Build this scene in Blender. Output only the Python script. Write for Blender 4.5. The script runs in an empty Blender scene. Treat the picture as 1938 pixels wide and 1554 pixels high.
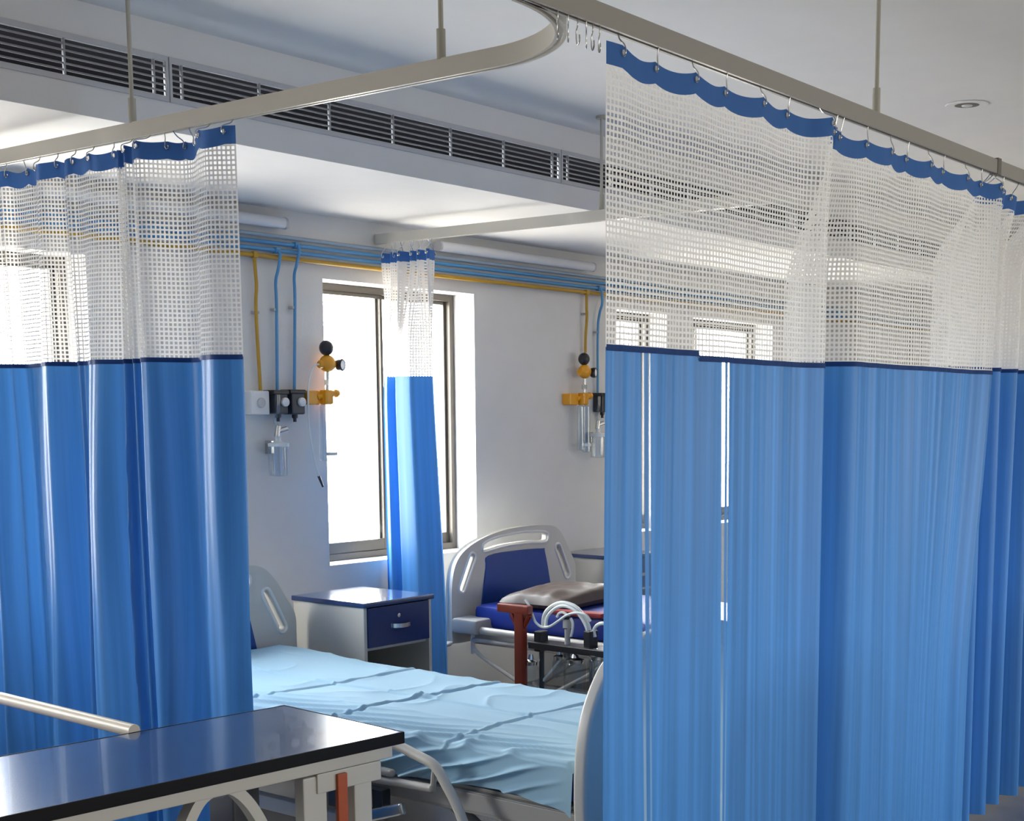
import bpy, bmesh, math, random
from mathutils import Vector, Matrix, noise as mnoise
random.seed(7)
C = bpy.context.scene.collection
PI = math.pi

# ------------------------------------------------------------------ camera
F_PX, PX, PY = 2693.0, 1145.0, 1155.0
PITCH, AZ, HC = math.radians(7.72), math.radians(37.1), 1.57
fh = Vector((math.cos(AZ), math.sin(AZ), 0)); rt = Vector((math.sin(AZ), -math.cos(AZ), 0)); uz = Vector((0, 0, 1))
fw = fh*math.cos(PITCH) - uz*math.sin(PITCH); up = uz*math.cos(PITCH) + fh*math.sin(PITCH)
CAM = Vector((0, 0, HC))
def at(px, py, **k):
    """point of the photograph on a plane x=, y= or z= of the room"""
    d = fw + rt*((px-PX)/F_PX) - up*((py-PY)/F_PX)
    (ax, val), = k.items(); i = 'xyz'.index(ax)
    return CAM + d*((val-CAM[i])/d[i])
cd = bpy.data.cameras.new('camera'); cam = bpy.data.objects.new('camera', cd); C.objects.link(cam)
cd.sensor_fit = 'HORIZONTAL'; cd.sensor_width = 36; cd.lens = F_PX/1938*36
cd.shift_x = (969-PX)/1938; cd.shift_y = (PY-777)/1938; cd.clip_start = 0.05
m = Matrix((rt, up, -fw)).transposed().to_4x4(); m.translation = CAM; cam.matrix_world = m
bpy.context.scene.camera = cam
sc = bpy.context.scene
sc.view_settings.view_transform = 'Standard'; sc.view_settings.look = 'None'
sc.view_settings.gamma = 1; sc.view_settings.exposure = 0.0
sc.view_settings.use_curve_mapping = False

# ------------------------------------------------------------------ materials
M = {}
def mat(name, col, rough=.5, metal=0, bump=0, bscale=40, var=0, vscale=6, spec=.5, coat=0, emis=None):
    m = bpy.data.materials.new(name); m.use_nodes = True; n = m.node_tree.nodes; l = m.node_tree.links
    b = n['Principled BSDF']; b.inputs['Base Color'].default_value = (*col, 1)
    b.inputs['Roughness'].default_value = rough; b.inputs['Metallic'].default_value = metal
    b.inputs['Specular IOR Level'].default_value = spec; b.inputs['Coat Weight'].default_value = coat
    tc = n.new('ShaderNodeTexCoord')
    if var:
        t = n.new('ShaderNodeTexNoise'); t.inputs['Scale'].default_value = vscale; l.new(tc.outputs['Object'], t.inputs['Vector'])
        r = n.new('ShaderNodeValToRGB'); r.color_ramp.elements[0].position = .3; r.color_ramp.elements[1].position = .7
        r.color_ramp.elements[0].color = (*[c*(1-var) for c in col], 1); r.color_ramp.elements[1].color = (*[min(1, c*(1+var)) for c in col], 1)
        l.new(t.outputs['Fac'], r.inputs['Fac']); l.new(r.outputs['Color'], b.inputs['Base Color'])
    if bump:
        t = n.new('ShaderNodeTexNoise'); t.inputs['Scale'].default_value = bscale; l.new(tc.outputs['Object'], t.inputs['Vector'])
        p = n.new('ShaderNodeBump'); p.inputs['Strength'].default_value = bump; p.inputs['Distance'].default_value = .004
        l.new(t.outputs['Fac'], p.inputs['Height']); l.new(p.outputs['Normal'], b.inputs['Normal'])
    M[name] = m; return m
mat('wall_paint', (.68, .665, .64), .6, bump=.12, bscale=60, var=.02)
mat('ceiling_paint', (.74, .73, .71), .75, bump=.06, bscale=50, var=.015)
mat('floor_tile', (.21, .20, .19), .25, var=.05, vscale=3)
mat('bulkhead_paint', (.70, .71, .73), .6, bump=.05)
mat('vent_white', (.50, .50, .51), .45)
mat('blade_grey', (.24, .24, .245), .6)
mat('divider_grey', (.30, .30, .31), .6)
mat('duct_shade', (.006, .006, .007), .95, spec=0)
mat('track_cream', (.60, .57, .50), .3)
mat('track_grey', (.36, .345, .315), .35)
mat('clamp_grey', (.16, .15, .13), .4)
mat('rod_paint', (.46, .44, .37), .4)
mat('steel', (.62, .62, .60), .22, metal=1)
mat('aluminium', (.10, .088, .075), .4, metal=.3)
mat('pipe_blue', (.08, .28, .52), .35)
mat('pipe_pale', (.30, .38, .46), .4)
mat('pipe_yellow', (.46, .26, .02), .35)
mat('lamp_white', (.72, .72, .72), .35)
mat('plastic_white', (.75, .74, .71), .4)
mat('plastic_black', (.018, .018, .022), .3)
mat('plastic_dark', (.035, .04, .05), .35)
mat('brass_orange', (.75, .33, .015), .3)
mat('bed_cream', (.60, .575, .52), .35)
mat('rail_cream', (.62, .55, .44), .4)
mat('bed_frame', (.42, .405, .38), .4)
mat('bed_blue', (.012, .055, .26), .35)
mat('vinyl_blue', (.015, .04, .30), .4, bump=.1, bscale=120)
mat('vinyl_brown', (.085, .06, .05), .5, bump=.25, bscale=14)
mat('red_paint', (.21, .022, .008), .35)
mat('red_cloth', (.26, .02, .025), .6)
mat('orange_paint', (.36, .055, .006), .4)
mat('cabinet_cream', (.56, .53, .47), .45)
mat('cabinet_blue', (.012, .03, .13), .22)
mat('top_blue', (.02, .045, .14), .17, coat=.5)
mat('table_blue', (.045, .09, .21), .21, coat=.4)
mat('edge_black', (.005, .005, .007), .6, spec=.15)
mat('table_frame', (.50, .48, .43), .4)
mat('dark_inside', (.10, .085, .05), .7)
mat('rubber', (.02, .02, .02), .7)
mat('hose_white', (.72, .76, .75), .3)
mat('mirror', (.8, .8, .8), .08, metal=1)

def glass(name, tint, gloss=.10, rough=.02):
    m = bpy.data.materials.new(name); m.use_nodes = True; n = m.node_tree.nodes; l = m.node_tree.links
    n.remove(n['Principled BSDF']); o = n['Material Output']
    t = n.new('ShaderNodeBsdfTransparent'); t.inputs['Color'].default_value = (*tint, 1)
    g = n.new('ShaderNodeBsdfGlossy'); g.inputs['Roughness'].default_value = rough
    x = n.new('ShaderNodeMixShader'); x.inputs[0].default_value = gloss
    l.new(t.outputs[0], x.inputs[1]); l.new(g.outputs[0], x.inputs[2])
    l.new(x.outputs[0], o.inputs['Surface']); M[name] = m
glass('window_glass', (.97, .98, .98), .04); glass('clear_plastic', (.86, .89, .9), .10, .06)

def cloth(name, col, trans=.3, rough=.5, spec=.3, streak=0, light_lines=(), weave=0):
    """woven cloth: part of the light goes through; UV (metres) carries the weave"""
    m = bpy.data.materials.new(name); m.use_nodes = True; n = m.node_tree.nodes; l = m.node_tree.links
    b = n['Principled BSDF']; o = n['Material Output']
    b.inputs['Base Color'].default_value = (*col, 1); b.inputs['Roughness'].default_value = rough; b.inputs['Specular IOR Level'].default_value = spec
    t = n.new('ShaderNodeBsdfTranslucent'); t.inputs['Color'].default_value = (*col, 1)
    x = n.new('ShaderNodeMixShader'); x.inputs[0].default_value = trans
    l.new(b.outputs[0], x.inputs[1]); l.new(t.outputs[0], x.inputs[2]); last = x
    uv = n.new('ShaderNodeUVMap'); uv.uv_map = 'UVMap'; sp = n.new('ShaderNodeSeparateXYZ'); l.new(uv.outputs[0], sp.inputs[0])
    if streak:      # uneven yarn: thin vertical lines of paler and deeper blue
        mp = n.new('ShaderNodeMapping'); mp.inputs['Scale'].default_value = (1, .012, 1); l.new(uv.outputs[0], mp.inputs[0])
        tn = n.new('ShaderNodeTexNoise'); tn.inputs['Scale'].default_value = 34; tn.inputs['Detail'].default_value = 5; l.new(mp.outputs[0], tn.inputs['Vector'])
        r = n.new('ShaderNodeValToRGB'); r.color_ramp.elements[0].position = .32; r.color_ramp.elements[1].position = .68
        r.color_ramp.elements[0].color = (*[c*(1-streak) for c in col], 1)
        r.color_ramp.elements[1].color = (*[min(1, c*(1+streak)+.03*streak) for c in col], 1)
        l.new(tn.outputs['Fac'], r.inputs['Fac']); l.new(r.outputs['Color'], b.inputs['Base Color']); l.new(r.outputs['Color'], t.inputs['Color'])
    if light_lines:       # bright lines of window light, put into the cloth as thin see-through strips
        tr = n.new('ShaderNodeBsdfTransparent'); acc = None
        for (u0, w, k, lean) in light_lines:
            ln = n.new('ShaderNodeMath'); ln.operation = 'MULTIPLY_ADD'; ln.inputs[1].default_value = lean; ln.inputs[2].default_value = -u0
            l.new(sp.outputs['Y'], ln.inputs[0])
            s = n.new('ShaderNodeMath'); s.operation = 'ADD'; l.new(sp.outputs['X'], s.inputs[0]); l.new(ln.outputs[0], s.inputs[1])
            a = n.new('ShaderNodeMath'); a.operation = 'ABSOLUTE'; l.new(s.outputs[0], a.inputs[0])
            mr = n.new('ShaderNodeMapRange'); mr.inputs[1].default_value = w; mr.inputs[2].default_value = w*.5; mr.inputs[3].default_value = 0; mr.inputs[4].default_value = k
            l.new(a.outputs[0], mr.inputs[0])
            if acc is None: acc = mr.outputs[0]
            else:
                q = n.new('ShaderNodeMath'); q.operation = 'MAXIMUM'; l.new(acc, q.inputs[0]); l.new(mr.outputs[0], q.inputs[1]); acc = q.outputs[0]
        pd = n.new('ShaderNodeBsdfDiffuse'); pd.inputs['Color'].default_value = (.36, .56, .78, 1)      # pale colour standing in for the fainter light of the lines lower down
        zr = n.new('ShaderNodeMapRange'); zr.inputs[1].default_value = .80; zr.inputs[2].default_value = 1.05; zr.inputs[3].default_value = .95; zr.inputs[4].default_value = .12; l.new(sp.outputs['Y'], zr.inputs[0])
        sm = n.new('ShaderNodeMixShader'); l.new(zr.outputs[0], sm.inputs[0]); l.new(tr.outputs[0], sm.inputs[1]); l.new(pd.outputs[0], sm.inputs[2])
        y = n.new('ShaderNodeMixShader'); l.new(acc, y.inputs[0]); l.new(last.outputs[0], y.inputs[1]); l.new(sm.outputs[0], y.inputs[2]); last = y
    if weave:       # open square net
        pitch, thick = weave; masks = []
        for ax in 'XY':
            d = n.new('ShaderNodeMath'); d.operation = 'DIVIDE'; d.inputs[1].default_value = pitch; l.new(sp.outputs[ax], d.inputs[0])
            fr = n.new('ShaderNodeMath'); fr.operation = 'FRACT'; l.new(d.outputs[0], fr.inputs[0])
            lt = n.new('ShaderNodeMath'); lt.operation = 'LESS_THAN'; lt.inputs[1].default_value = thick; l.new(fr.outputs[0], lt.inputs[0]); masks.append(lt)
        mx = n.new('ShaderNodeMath'); mx.operation = 'MAXIMUM'; l.new(masks[0].outputs[0], mx.inputs[0]); l.new(masks[1].outputs[0], mx.inputs[1])
        tr = n.new('ShaderNodeBsdfTransparent'); y = n.new('ShaderNodeMixShader')
        l.new(mx.outputs[0], y.inputs[0]); l.new(tr.outputs[0], y.inputs[1]); l.new(last.outputs[0], y.inputs[2]); last = y
    l.new(last.outputs[0], o.inputs['Surface']); M[name] = m
BLUE = (.062, .255, .64)
cloth('curtain_blue', BLUE, .15, .42, .45, streak=.16)
cloth('curtain_blue_thick', BLUE, .05, .42, .45, streak=.16)
cloth('curtain_blue_light_lines', BLUE, .15, .42, .45, streak=.22, light_lines=((.205, .0075, .85, .03), (.230, .005, .6, .03), (.525, .008, .9, .016), (.549, .005, .6, .016)))
cloth('header_blue', (.05, .15, .42), .12, .6, .2)
cloth('hem_navy', (.012, .05, .2), .05, .6, .2)
cloth('net_white', (.80, .79, .77), .45, .6, .2, weave=(.0135, .40))
cloth('net_close', (.80, .79, .77), .35, .6, .2, weave=(.0135, .47))
cloth('net_gathered', (.80, .78, .76), .16, .6, .2, weave=(.0135, .62))
cloth('sheet_blue', (.40, .63, .79), .12, .7, .2)

# ------------------------------------------------------------------ mesh helpers
def obj(name, bm, material, parent=None, smooth=True, autos=40, keep=False):
    me = bpy.data.meshes.new(name)
    if isinstance(bm, bmesh.types.BMesh):
        if not keep: bmesh.ops.recalc_face_normals(bm, faces=bm.faces[:])
        bm.to_mesh(me); bm.free()
    else: me = bm
    for mm in ([material] if not isinstance(material, (list, tuple)) else material): me.materials.append(M[mm])
    o = bpy.data.objects.new(name, me); C.objects.link(o)
    if smooth:
        me.polygons.foreach_set('use_smooth', [True]*len(me.polygons))
        try: me.set_sharp_from_angle(angle=math.radians(autos))
        except Exception: pass
    if smooth and not keep:
        wn = o.modifiers.new('even_shading', 'WEIGHTED_NORMAL'); wn.keep_sharp = True
    if parent is not None:
        o.parent = parent; o.matrix_parent_inverse = parent.matrix_world.inverted()
    return o
def thing(name, label, cat, loc=(0, 0, 0), group=None, rz=0):
    o = bpy.data.objects.new(name, None); C.objects.link(o); o.empty_display_size = .05
    o.matrix_world = Matrix.Translation(Vector(loc)) @ Matrix.Rotation(rz, 4, 'Z')
    return tag(o, label, cat, group)
def tag(o, label, cat, group=None):
    o['label'] = label; o['category'] = cat
    if group: o['group'] = group
    return o
def struct(name, bm, m, **k):
    o = obj(name, bm, m, **k); o['kind'] = 'structure'; return o
def box(bm, lo, hi, bev=0, seg=2, M4=None):
    lo, hi = Vector(lo), Vector(hi)
    r = bmesh.ops.create_cube(bm, size=1); vs = r['verts']
    for v in vs: v.co = Vector(((lo[i]+hi[i])/2 + v.co[i]*(hi[i]-lo[i]) for i in range(3)))
    if bev:
        es = list({e for v in vs for e in v.link_edges})
        rr = bmesh.ops.bevel(bm, geom=es, offset=bev, segments=seg, profile=.5, affect='EDGES')
        vs = list({v for f in rr['faces'] for v in f.verts} | {v for v in vs if v.is_valid})
    if M4 is not None:
        for v in vs: v.co = M4 @ v.co
    return vs
def bx(lo, hi, bev=0, M4=None):
    bm = bmesh.new(); box(bm, lo, hi, bev, M4=M4); return bm
def spline(pts, n=8, closed=False):
    P = [Vector(p) for p in pts]; out = []; N = len(P)
    for i in range(N if closed else N-1):
        p1, p2 = P[i], P[(i+1) % N]
        p0 = P[i-1] if (i > 0 or closed) else p1*2-p2
        p3 = P[(i+2) % N] if (i+2 < N or closed) else p2*2-p1
        for k in range(n):
            t = k/n
            out.append(.5*((2*p1) + (p2-p0)*t + (2*p0-5*p1+4*p2-p3)*t*t + (3*p1-p0-3*p2+p3)*t**3))
    if not closed: out.append(P[-1])
    return out
def sweep(bm, path, prof, refup=None, cap=True, closed=False):
    """prof: list of (side, up) offsets, swept along path"""
    P = [Vector(p) for p in path]; rings = []; N = len(P); prev = None
    for i, p in enumerate(P):
        a = P[max(i-1, 0)] if not closed else P[i-1]; b = P[min(i+1, N-1)] if not closed else P[(i+1) % N]
        t = (b-a).normalized()
        if refup is not None:
            s = t.cross(refup).normalized(); u = s.cross(t)
        else:
            if prev is None:
                q = Vector((0, 0, 1)) if abs(t.z) < .9 else Vector((1, 0, 0)); s = t.cross(q).normalized()
            else:
                s = (prev - t*prev.dot(t)).normalized()
            u = s.cross(t); prev = s
        rings.append([bm.verts.new(p + s*x + u*y) for x, y in prof])
    k = len(prof)
    for i in range(N if closed else N-1):
        A, B = rings[i], rings[(i+1) % N]
        for j in range(k): bm.faces.new((A[j], A[(j+1) % k], B[(j+1) % k], B[j]))
    if cap and not closed:
        bm.faces.new(rings[0][::-1]); bm.faces.new(rings[-1])
def circ(r, n=10): return [(r*math.cos(2*PI*i/n), r*math.sin(2*PI*i/n)) for i in range(n)]
def tube(bm, path, r, n=10): sweep(bm, path, circ(r, n)); return bm
def tb(path, r, n=10): return tube(bmesh.new(), path, r, n)
def cyl(bm, a, b, r, r2=None, n=20):
    a, b = Vector(a), Vector(b); z = (b-a).normalized()
    q = z.to_track_quat('Z', 'Y').to_matrix().to_4x4(); L = (b-a).length
    bmesh.ops.create_cone(bm, cap_ends=True, segments=n, radius1=r, radius2=r if r2 is None else r2, depth=L, matrix=Matrix.Translation((a+b)/2) @ q)
    return bm
def lathe(bm, o, prof, n=24, axis='z', M4=None):
    o = Vector(o); rings = []
    for r, h in prof:
        ring = []
        for i in range(n):
            c, s = math.cos(2*PI*i/n)*r, math.sin(2*PI*i/n)*r
            v = {'z': Vector((c, s, h)), 'y': Vector((c, h, s)), 'x': Vector((h, c, s))}[axis]
            ring.append(bm.verts.new(o + (M4 @ v if M4 else v)))
        rings.append(ring)
    for A, B in zip(rings, rings[1:]):
        for j in range(n): bm.faces.new((A[j], A[(j+1) % n], B[(j+1) % n], B[j]))
    bm.faces.new(rings[0][::-1]); bm.faces.new(rings[-1]); return bm
def ball(bm, o, r, sc=(1, 1, 1), n=16):
    bmesh.ops.create_uvsphere(bm, u_segments=n, v_segments=n//2+2, radius=1, matrix=Matrix.Translation(Vector(o)) @ Matrix.Diagonal((r*sc[0], r*sc[1], r*sc[2], 1)))
    return bm
def plate(outline, holes, thick, bevel, M4):
    """flat board with holes, rounded edges: 2D curve filled and extruded, then meshed"""
    cu = bpy.data.curves.new('tmp', 'CURVE'); cu.dimensions = '2D'; cu.fill_mode = 'BOTH'; cu.extrude = thick/2-bevel; cu.bevel_depth = bevel; cu.bevel_resolution = 2
    for pl in [outline]+list(holes):
        s = cu.splines.new('POLY'); s.points.add(len(pl)-1); s.use_cyclic_u = True
        for i, p in enumerate(pl): s.points[i].co = (p[0], p[1], 0, 1)
    o = bpy.data.objects.new('tmp', cu); C.objects.link(o)
    dg = bpy.context.evaluated_depsgraph_get(); me = bpy.data.meshes.new_from_object(o.evaluated_get(dg))
    bpy.data.objects.remove(o); bpy.data.curves.remove(cu)
    bm = bmesh.new(); bm.from_mesh(me); bpy.data.meshes.remove(me)
    bmesh.ops.remove_doubles(bm, verts=bm.verts[:], dist=1e-5)
    bm.transform(M4); return bm
def sp2(pts, n=6): return [(v.x, v.y) for v in spline([(p[0], p[1], 0) for p in pts], n, True)]
def slot(a, b, r, n=8):
    a, b = Vector((*a, 0)), Vector((*b, 0)); d = (b-a).normalized(); ang = math.atan2(d.y, d.x); o = []
    for i in range(n+1): t = ang - PI/2 + PI*i/n; o.append((b.x+r*math.cos(t), b.y+r*math.sin(t)))
    for i in range(n+1): t = ang + PI/2 + PI*i/n; o.append((a.x+r*math.cos(t), a.y+r*math.sin(t)))
    return o
XZ = lambda y: Matrix(((1, 0, 0, 0), (0, 0, -1, y), (0, 1, 0, 0), (0, 0, 0, 1)))      # board standing in the x-z plane
def smooth(a, b, t):
    t = max(0, min(1, (t-a)/(b-a))); return t*t*(3-2*t)

# ------------------------------------------------------------------ the room
W, YF, XL, XR = 5.15, -3.6, -4.0, 15.0            # window wall, opposite wall, end walls
ZU, ZD, YB = 2.84, 2.50, 4.06                     # upper ceiling, dropped ceiling, face of the drop
G0, G1 = 2.606, 2.722                             # slot of the air grilles
struct('floor', bx((XL, YF, -.1), (XR, W, 0)), 'floor_tile')
bm = bmesh.new()
box(bm, (XL, YF, ZU), (XR, YB+.02, ZU+.1)); box(bm, (XL, YB, ZD), (XR, W, ZD+.04))
box(bm, (XL, YB, ZD+.04), (XR, YB+.02, G0)); box(bm, (XL, YB, G1), (XR, YB+.02, ZU))
box(bm, (XL, YB, G0), (.96, YB+.02, G1)); box(bm, (9.12, YB, G0), (XR, YB+.02, G1))
struct('ceiling', bm, 'ceiling_paint', smooth=False)
bm = bmesh.new(); box(bm, (XL, YB+.12, G0-.06), (XR, YB+.14, ZU)); struct('duct_shade_back', bm, 'duct_shade', smooth=False)  # black sheet behind the grilles; the recess shade is put into its colour
WT = .19
def wall_with_windows(name, y0, y1, wins, z0, z1):
    bm = bmesh.new(); xs = XL-.2
    for a, b in wins:
        box(bm, (xs, y0, 0), (a, y1, ZU+.1)); box(bm, (a, y0, 0), (b, y1, z0)); box(bm, (a, y0, z1), (b, y1, ZU+.1)); xs = b
    box(bm, (xs, y0, 0), (XR+.2, y1, ZU+.1)); struct(name, bm, 'wall_paint', smooth=False)
WZ0, WZ1 = .865, 2.212
BACKW = [(.04, 1.09), (2.33, 3.38), (4.622, 5.668), (6.91, 7.45), (7.75, 8.74)]
wall_with_windows('wall_back', W, W+WT+.06, BACKW, WZ0, WZ1)
FRONTW = [(.2, 1.8), (2.4, 4.6), (5.2, 7.4), (8.0, 10.2), (10.8, 13.0)]
FZ0, FZ1 = .75, 2.45
wall_with_windows('wall_front', YF-.2, YF, FRONTW, FZ0, FZ1)
struct('wall_left', bx((XL-.2, YF, 0), (XL, W, ZU+.1)), 'wall_paint'); struct('wall_right', bx((XR, YF, 0), (XR+.2, W, ZU+.1)), 'wall_paint')
wi = 0
def window(a, b, z0, z1, y, mull):
    global wi; wi += 1
    root = bpy.data.objects.new('window_%d' % wi, None); C.objects.link(root); root.location = ((a+b)/2, y, z0); root['kind'] = 'structure'
    bpy.context.view_layer.update()
    f = .034; bm = bmesh.new()
    box(bm, (a, y-.02, z0), (a+f, y+.03, z1), .003); box(bm, (b-f, y-.02, z0), (b, y+.03, z1), .003)
    box(bm, (a+f, y-.02, z1-f), (b-f, y+.03, z1), .003); box(bm, (a+f, y-.02, z0), (b-f, y+.03, z0+f), .003)
    obj('window_frame', bm, 'aluminium', root)
    for k, (u, v) in enumerate(((a+f, mull+.015), (mull-.015, b-f))):
        bm = bmesh.new(); yy = y-.012+k*.02; g = .018
        box(bm, (u, yy, z0+f), (u+g, yy+.018, z1-f), .002); box(bm, (v-g, yy, z0+f), (v, yy+.018, z1-f), .002)
        box(bm, (u+g, yy, z1-f-g), (v-g, yy+.018, z1-f), .002); box(bm, (u+g, yy, z0+f), (v-g, yy+.018, z0+f+.055), .002)
        s = obj('sliding_sash', bm, 'aluminium', root)
        obj('pane', bx((u+g, yy+.007, z0+f+.055), (v-g, yy+.011, z1-f-g)), 'window_glass', s)
def portal(a, b, z0, z1, y, sgn):
    l = bpy.data.lights.new('daylight_portal', 'AREA'); l.shape = 'RECTANGLE'; l.size = b-a; l.size_y = z1-z0; l.cycles.is_portal = True
    o = bpy.data.objects.new('daylight_portal', l); C.objects.link(o); o.location = ((a+b)/2, y, (z0+z1)/2)
    o.rotation_euler = (PI/2*(-1 if sgn < 0 else 1), 0, 0)
for a, b in BACKW:
    window(a, b, WZ0, WZ1, W+.165, a+(.26 if a == 7.75 else .492)*(b-a) if b-a > .7 else a+.2); portal(a, b, WZ0, WZ1, W+.24, -1)
for a, b in FRONTW:
    window(a, b, FZ0, FZ1, YF-.14, (a+b)/2); portal(a, b, FZ0, FZ1, YF-.19, 1)

# daylight: sky above, sunlit paving below the horizon
w = bpy.data.worlds.new('daylight'); sc.world = w; w.use_nodes = True; n = w.node_tree.nodes; l = w.node_tree.links
bg = n['Background']; tc = n.new('ShaderNodeTexCoord'); sx = n.new('ShaderNodeSeparateXYZ'); l.new(tc.outputs['Generated'], sx.inputs[0])
mr = n.new('ShaderNodeMapRange'); mr.inputs[1].default_value = -1; mr.inputs[2].default_value = 1; l.new(sx.outputs['Z'], mr.inputs[0])
cr = n.new('ShaderNodeValToRGB'); e = cr.color_ramp.elements
e[0].position = 0; e[0].color = (.85, .79, .70, 1); e[1].position = 1; e[1].color = (1.32, 1.42, 1.52, 1)
for p, c in ((.48, (.85, .79, .70)), (.52, (1.58, 1.55, 1.50))):
    q = e.new(p); q.color = (*c, 1)
l.new(mr.outputs[0], cr.inputs[0]); l.new(cr.outputs[0], bg.inputs[0])
# daylight strength set by side: brighter towards the window wall, weaker behind the room
ms = n.new('ShaderNodeMapRange'); ms.inputs[1].default_value = -.15; ms.inputs[2].default_value = .15; ms.inputs[3].default_value = 5.0; ms.inputs[4].default_value = 18.0
l.new(sx.outputs['Y'], ms.inputs[0]); l.new(ms.outputs[0], bg.inputs[1])

# ------------------------------------------------------------------ air grilles in the drop
GX = [.96, 3.0, 5.04, 7.08, 9.12]
GL = ['white linear air grille with dark slots, leftmost one in the ceiling drop', 'white linear air grille with dark slots, middle one above the open bay',
      'white linear air grille with dark slots, starting above the hanger rod by the right curtain', 'white linear air grille with dark slots, seen only through the right curtain net']
for k in range(4):
    a, b = GX[k], GX[k+1]; y = YB-.004
    t = thing('air_grille', GL[k], 'vent', ((a+b)/2, YB, G0), 'air grilles in the ceiling drop')
    bm = bmesh.new()
    box(bm, (a+.002, y-.004, G1-.004), (b-.002, y+.012, G1+.014), .002); box(bm, (a+.002, y-.004, G0-.014), (b-.002, y+.012, G0+.004), .002)
    box(bm, (a+.002, y-.004, G0), (a+.012, y+.012, G1), .001); box(bm, (b-.012, y-.004, G0), (b-.002, y+.012, G1), .001)
    obj('grille_frame', bm, 'vent_white', t)
    bm = bmesh.new()
    for i in range(1, 6):
        z = G0 + (G1-G0)*i/6
        box(bm, (a+.01, y+.001, z-.0027), (b-.01, y+.005, z+.0027))
    obj('blades', bm, 'blade_grey', t, smooth=False)
    for i in range(7):
        x = a+.053+i*.322; obj('divider_bar', bx((x-.0024, y-.002, G0), (x+.0024, y+.010, G1)), 'divider_grey', t, smooth=False)

# ------------------------------------------------------------------ curtain tracks
ZT, TH = 2.40, .046
RPROF = [(-.013, 0), (-.013, TH), (.013, TH), (.013, 0), (.005, 0), (.005, .006), (-.005, .006), (-.005, 0)]
RD = [(-.5, 1.845), (2.25, 1.932), (2.55, 1.935), (3.4, 1.952), (5.1, 1.984), (7.6, 2.03)]
def ry(x):
    for (a, b), (c, d) in zip(RD, RD[1:]):
        if x <= c: return b+(d-b)*(x-a)/(c-a)
    return RD[-1][1]
def rod(t, x, y, zb, ztop, m='rod_paint'):
    o = obj('hanger_rod', cyl(bmesh.new(), (x, y, zb), (x, y, ztop-.001), .0065), m, t)
    bm = bmesh.new(); cyl(bm, (x, y, zb-.002), (x, y, zb+.07), .0115); obj('rod_socket', bm, m, o)
    bm = bmesh.new(); cyl(bm, (x, y, ztop-.012), (x, y, ztop-.001), .025); obj('ceiling_flange', bm, m, o)
TA = thing('curtain_track', 'grey curtain track running along the aisle above the two wide right-hand curtains', 'curtain track', (3.5, 1.95, ZT))
obj('rail', (lambda b: (sweep(b, [(x, y, ZT) for x, y in RD], RPROF, uz), b)[1])(bmesh.new()), 'track_grey', TA)
for x in (.9, 3.9, 6.4): rod(TA, x, ry(x), ZT+TH, ZU)
xc = 4.845; bm = bmesh.new(); box(bm, (xc-.016, ry(xc)-.016, ZT-.003), (xc+.016, ry(xc)+.016, ZT+TH+.006), .002); obj('joint_clamp', bm, 'clamp_grey', TA)
XA = 2.68; R = .40; cyy = 1.932+R+.014
arc = [(XA-R+R*math.cos(t), cyy-R*math.sin(t), ZT) for t in [PI/2*i/20 for i in range(21)]]
TB = thing('curtain_track', 'cream curtain track that curves into the aisle track, crossing the left bay opening', 'curtain track', (XA, 3.2, ZT))
obj('rail', (lambda b: (sweep(b, [(XA, W-.004, ZT), (XA, 4, ZT), (XA, 3, ZT)]+arc, RPROF, uz), b)[1])(bmesh.new()), 'track_cream', TB)
for y in (3.80, 2.53): rod(TB, XA-.004, y, ZT+TH, ZU)
XFAR = 4.97
TC = thing('curtain_track', 'cream curtain track in front of the window, under the dropped ceiling', 'curtain track', (XFAR, 4.2, ZT))
obj('rail', (lambda b: (sweep(b, [(XFAR, W-.004, ZT), (XFAR, 4, ZT), (XFAR, 2.35, ZT)], RPROF, uz), b)[1])(bmesh.new()), 'track_cream', TC)
rod(TC, XFAR+.03, 3.80, ZT+TH, ZU)
# loose hooks, no curtain on them, waiting at the bend
for k, x in enumerate((2.395, 2.43, 2.462, 2.492, 2.515, 2.54)):
    y = ry(x); tl = random.uniform(-.4, .4)
    p = [Vector((0, 0, .006)), Vector((0, 0, -.012)), Vector((.007, 0, -.022)), Vector((.009, 0, -.040)), Vector((.003, 0, -.052)), Vector((-.006, 0, -.046)), Vector((-.006, 0, -.034))]
    p = [Matrix.Rotation(tl+1, 3, 'Z') @ (Matrix.Rotation(tl*.5, 3, 'Y') @ v) + Vector((x, y, ZT)) for v in p]
    tag(obj('curtain_hook', tb(spline(p, 4), .0016, 6), 'steel'), 'small bare wire hook hanging empty from the aisle track beside the bend', 'hook', 'empty hooks at the track bend')

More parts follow.
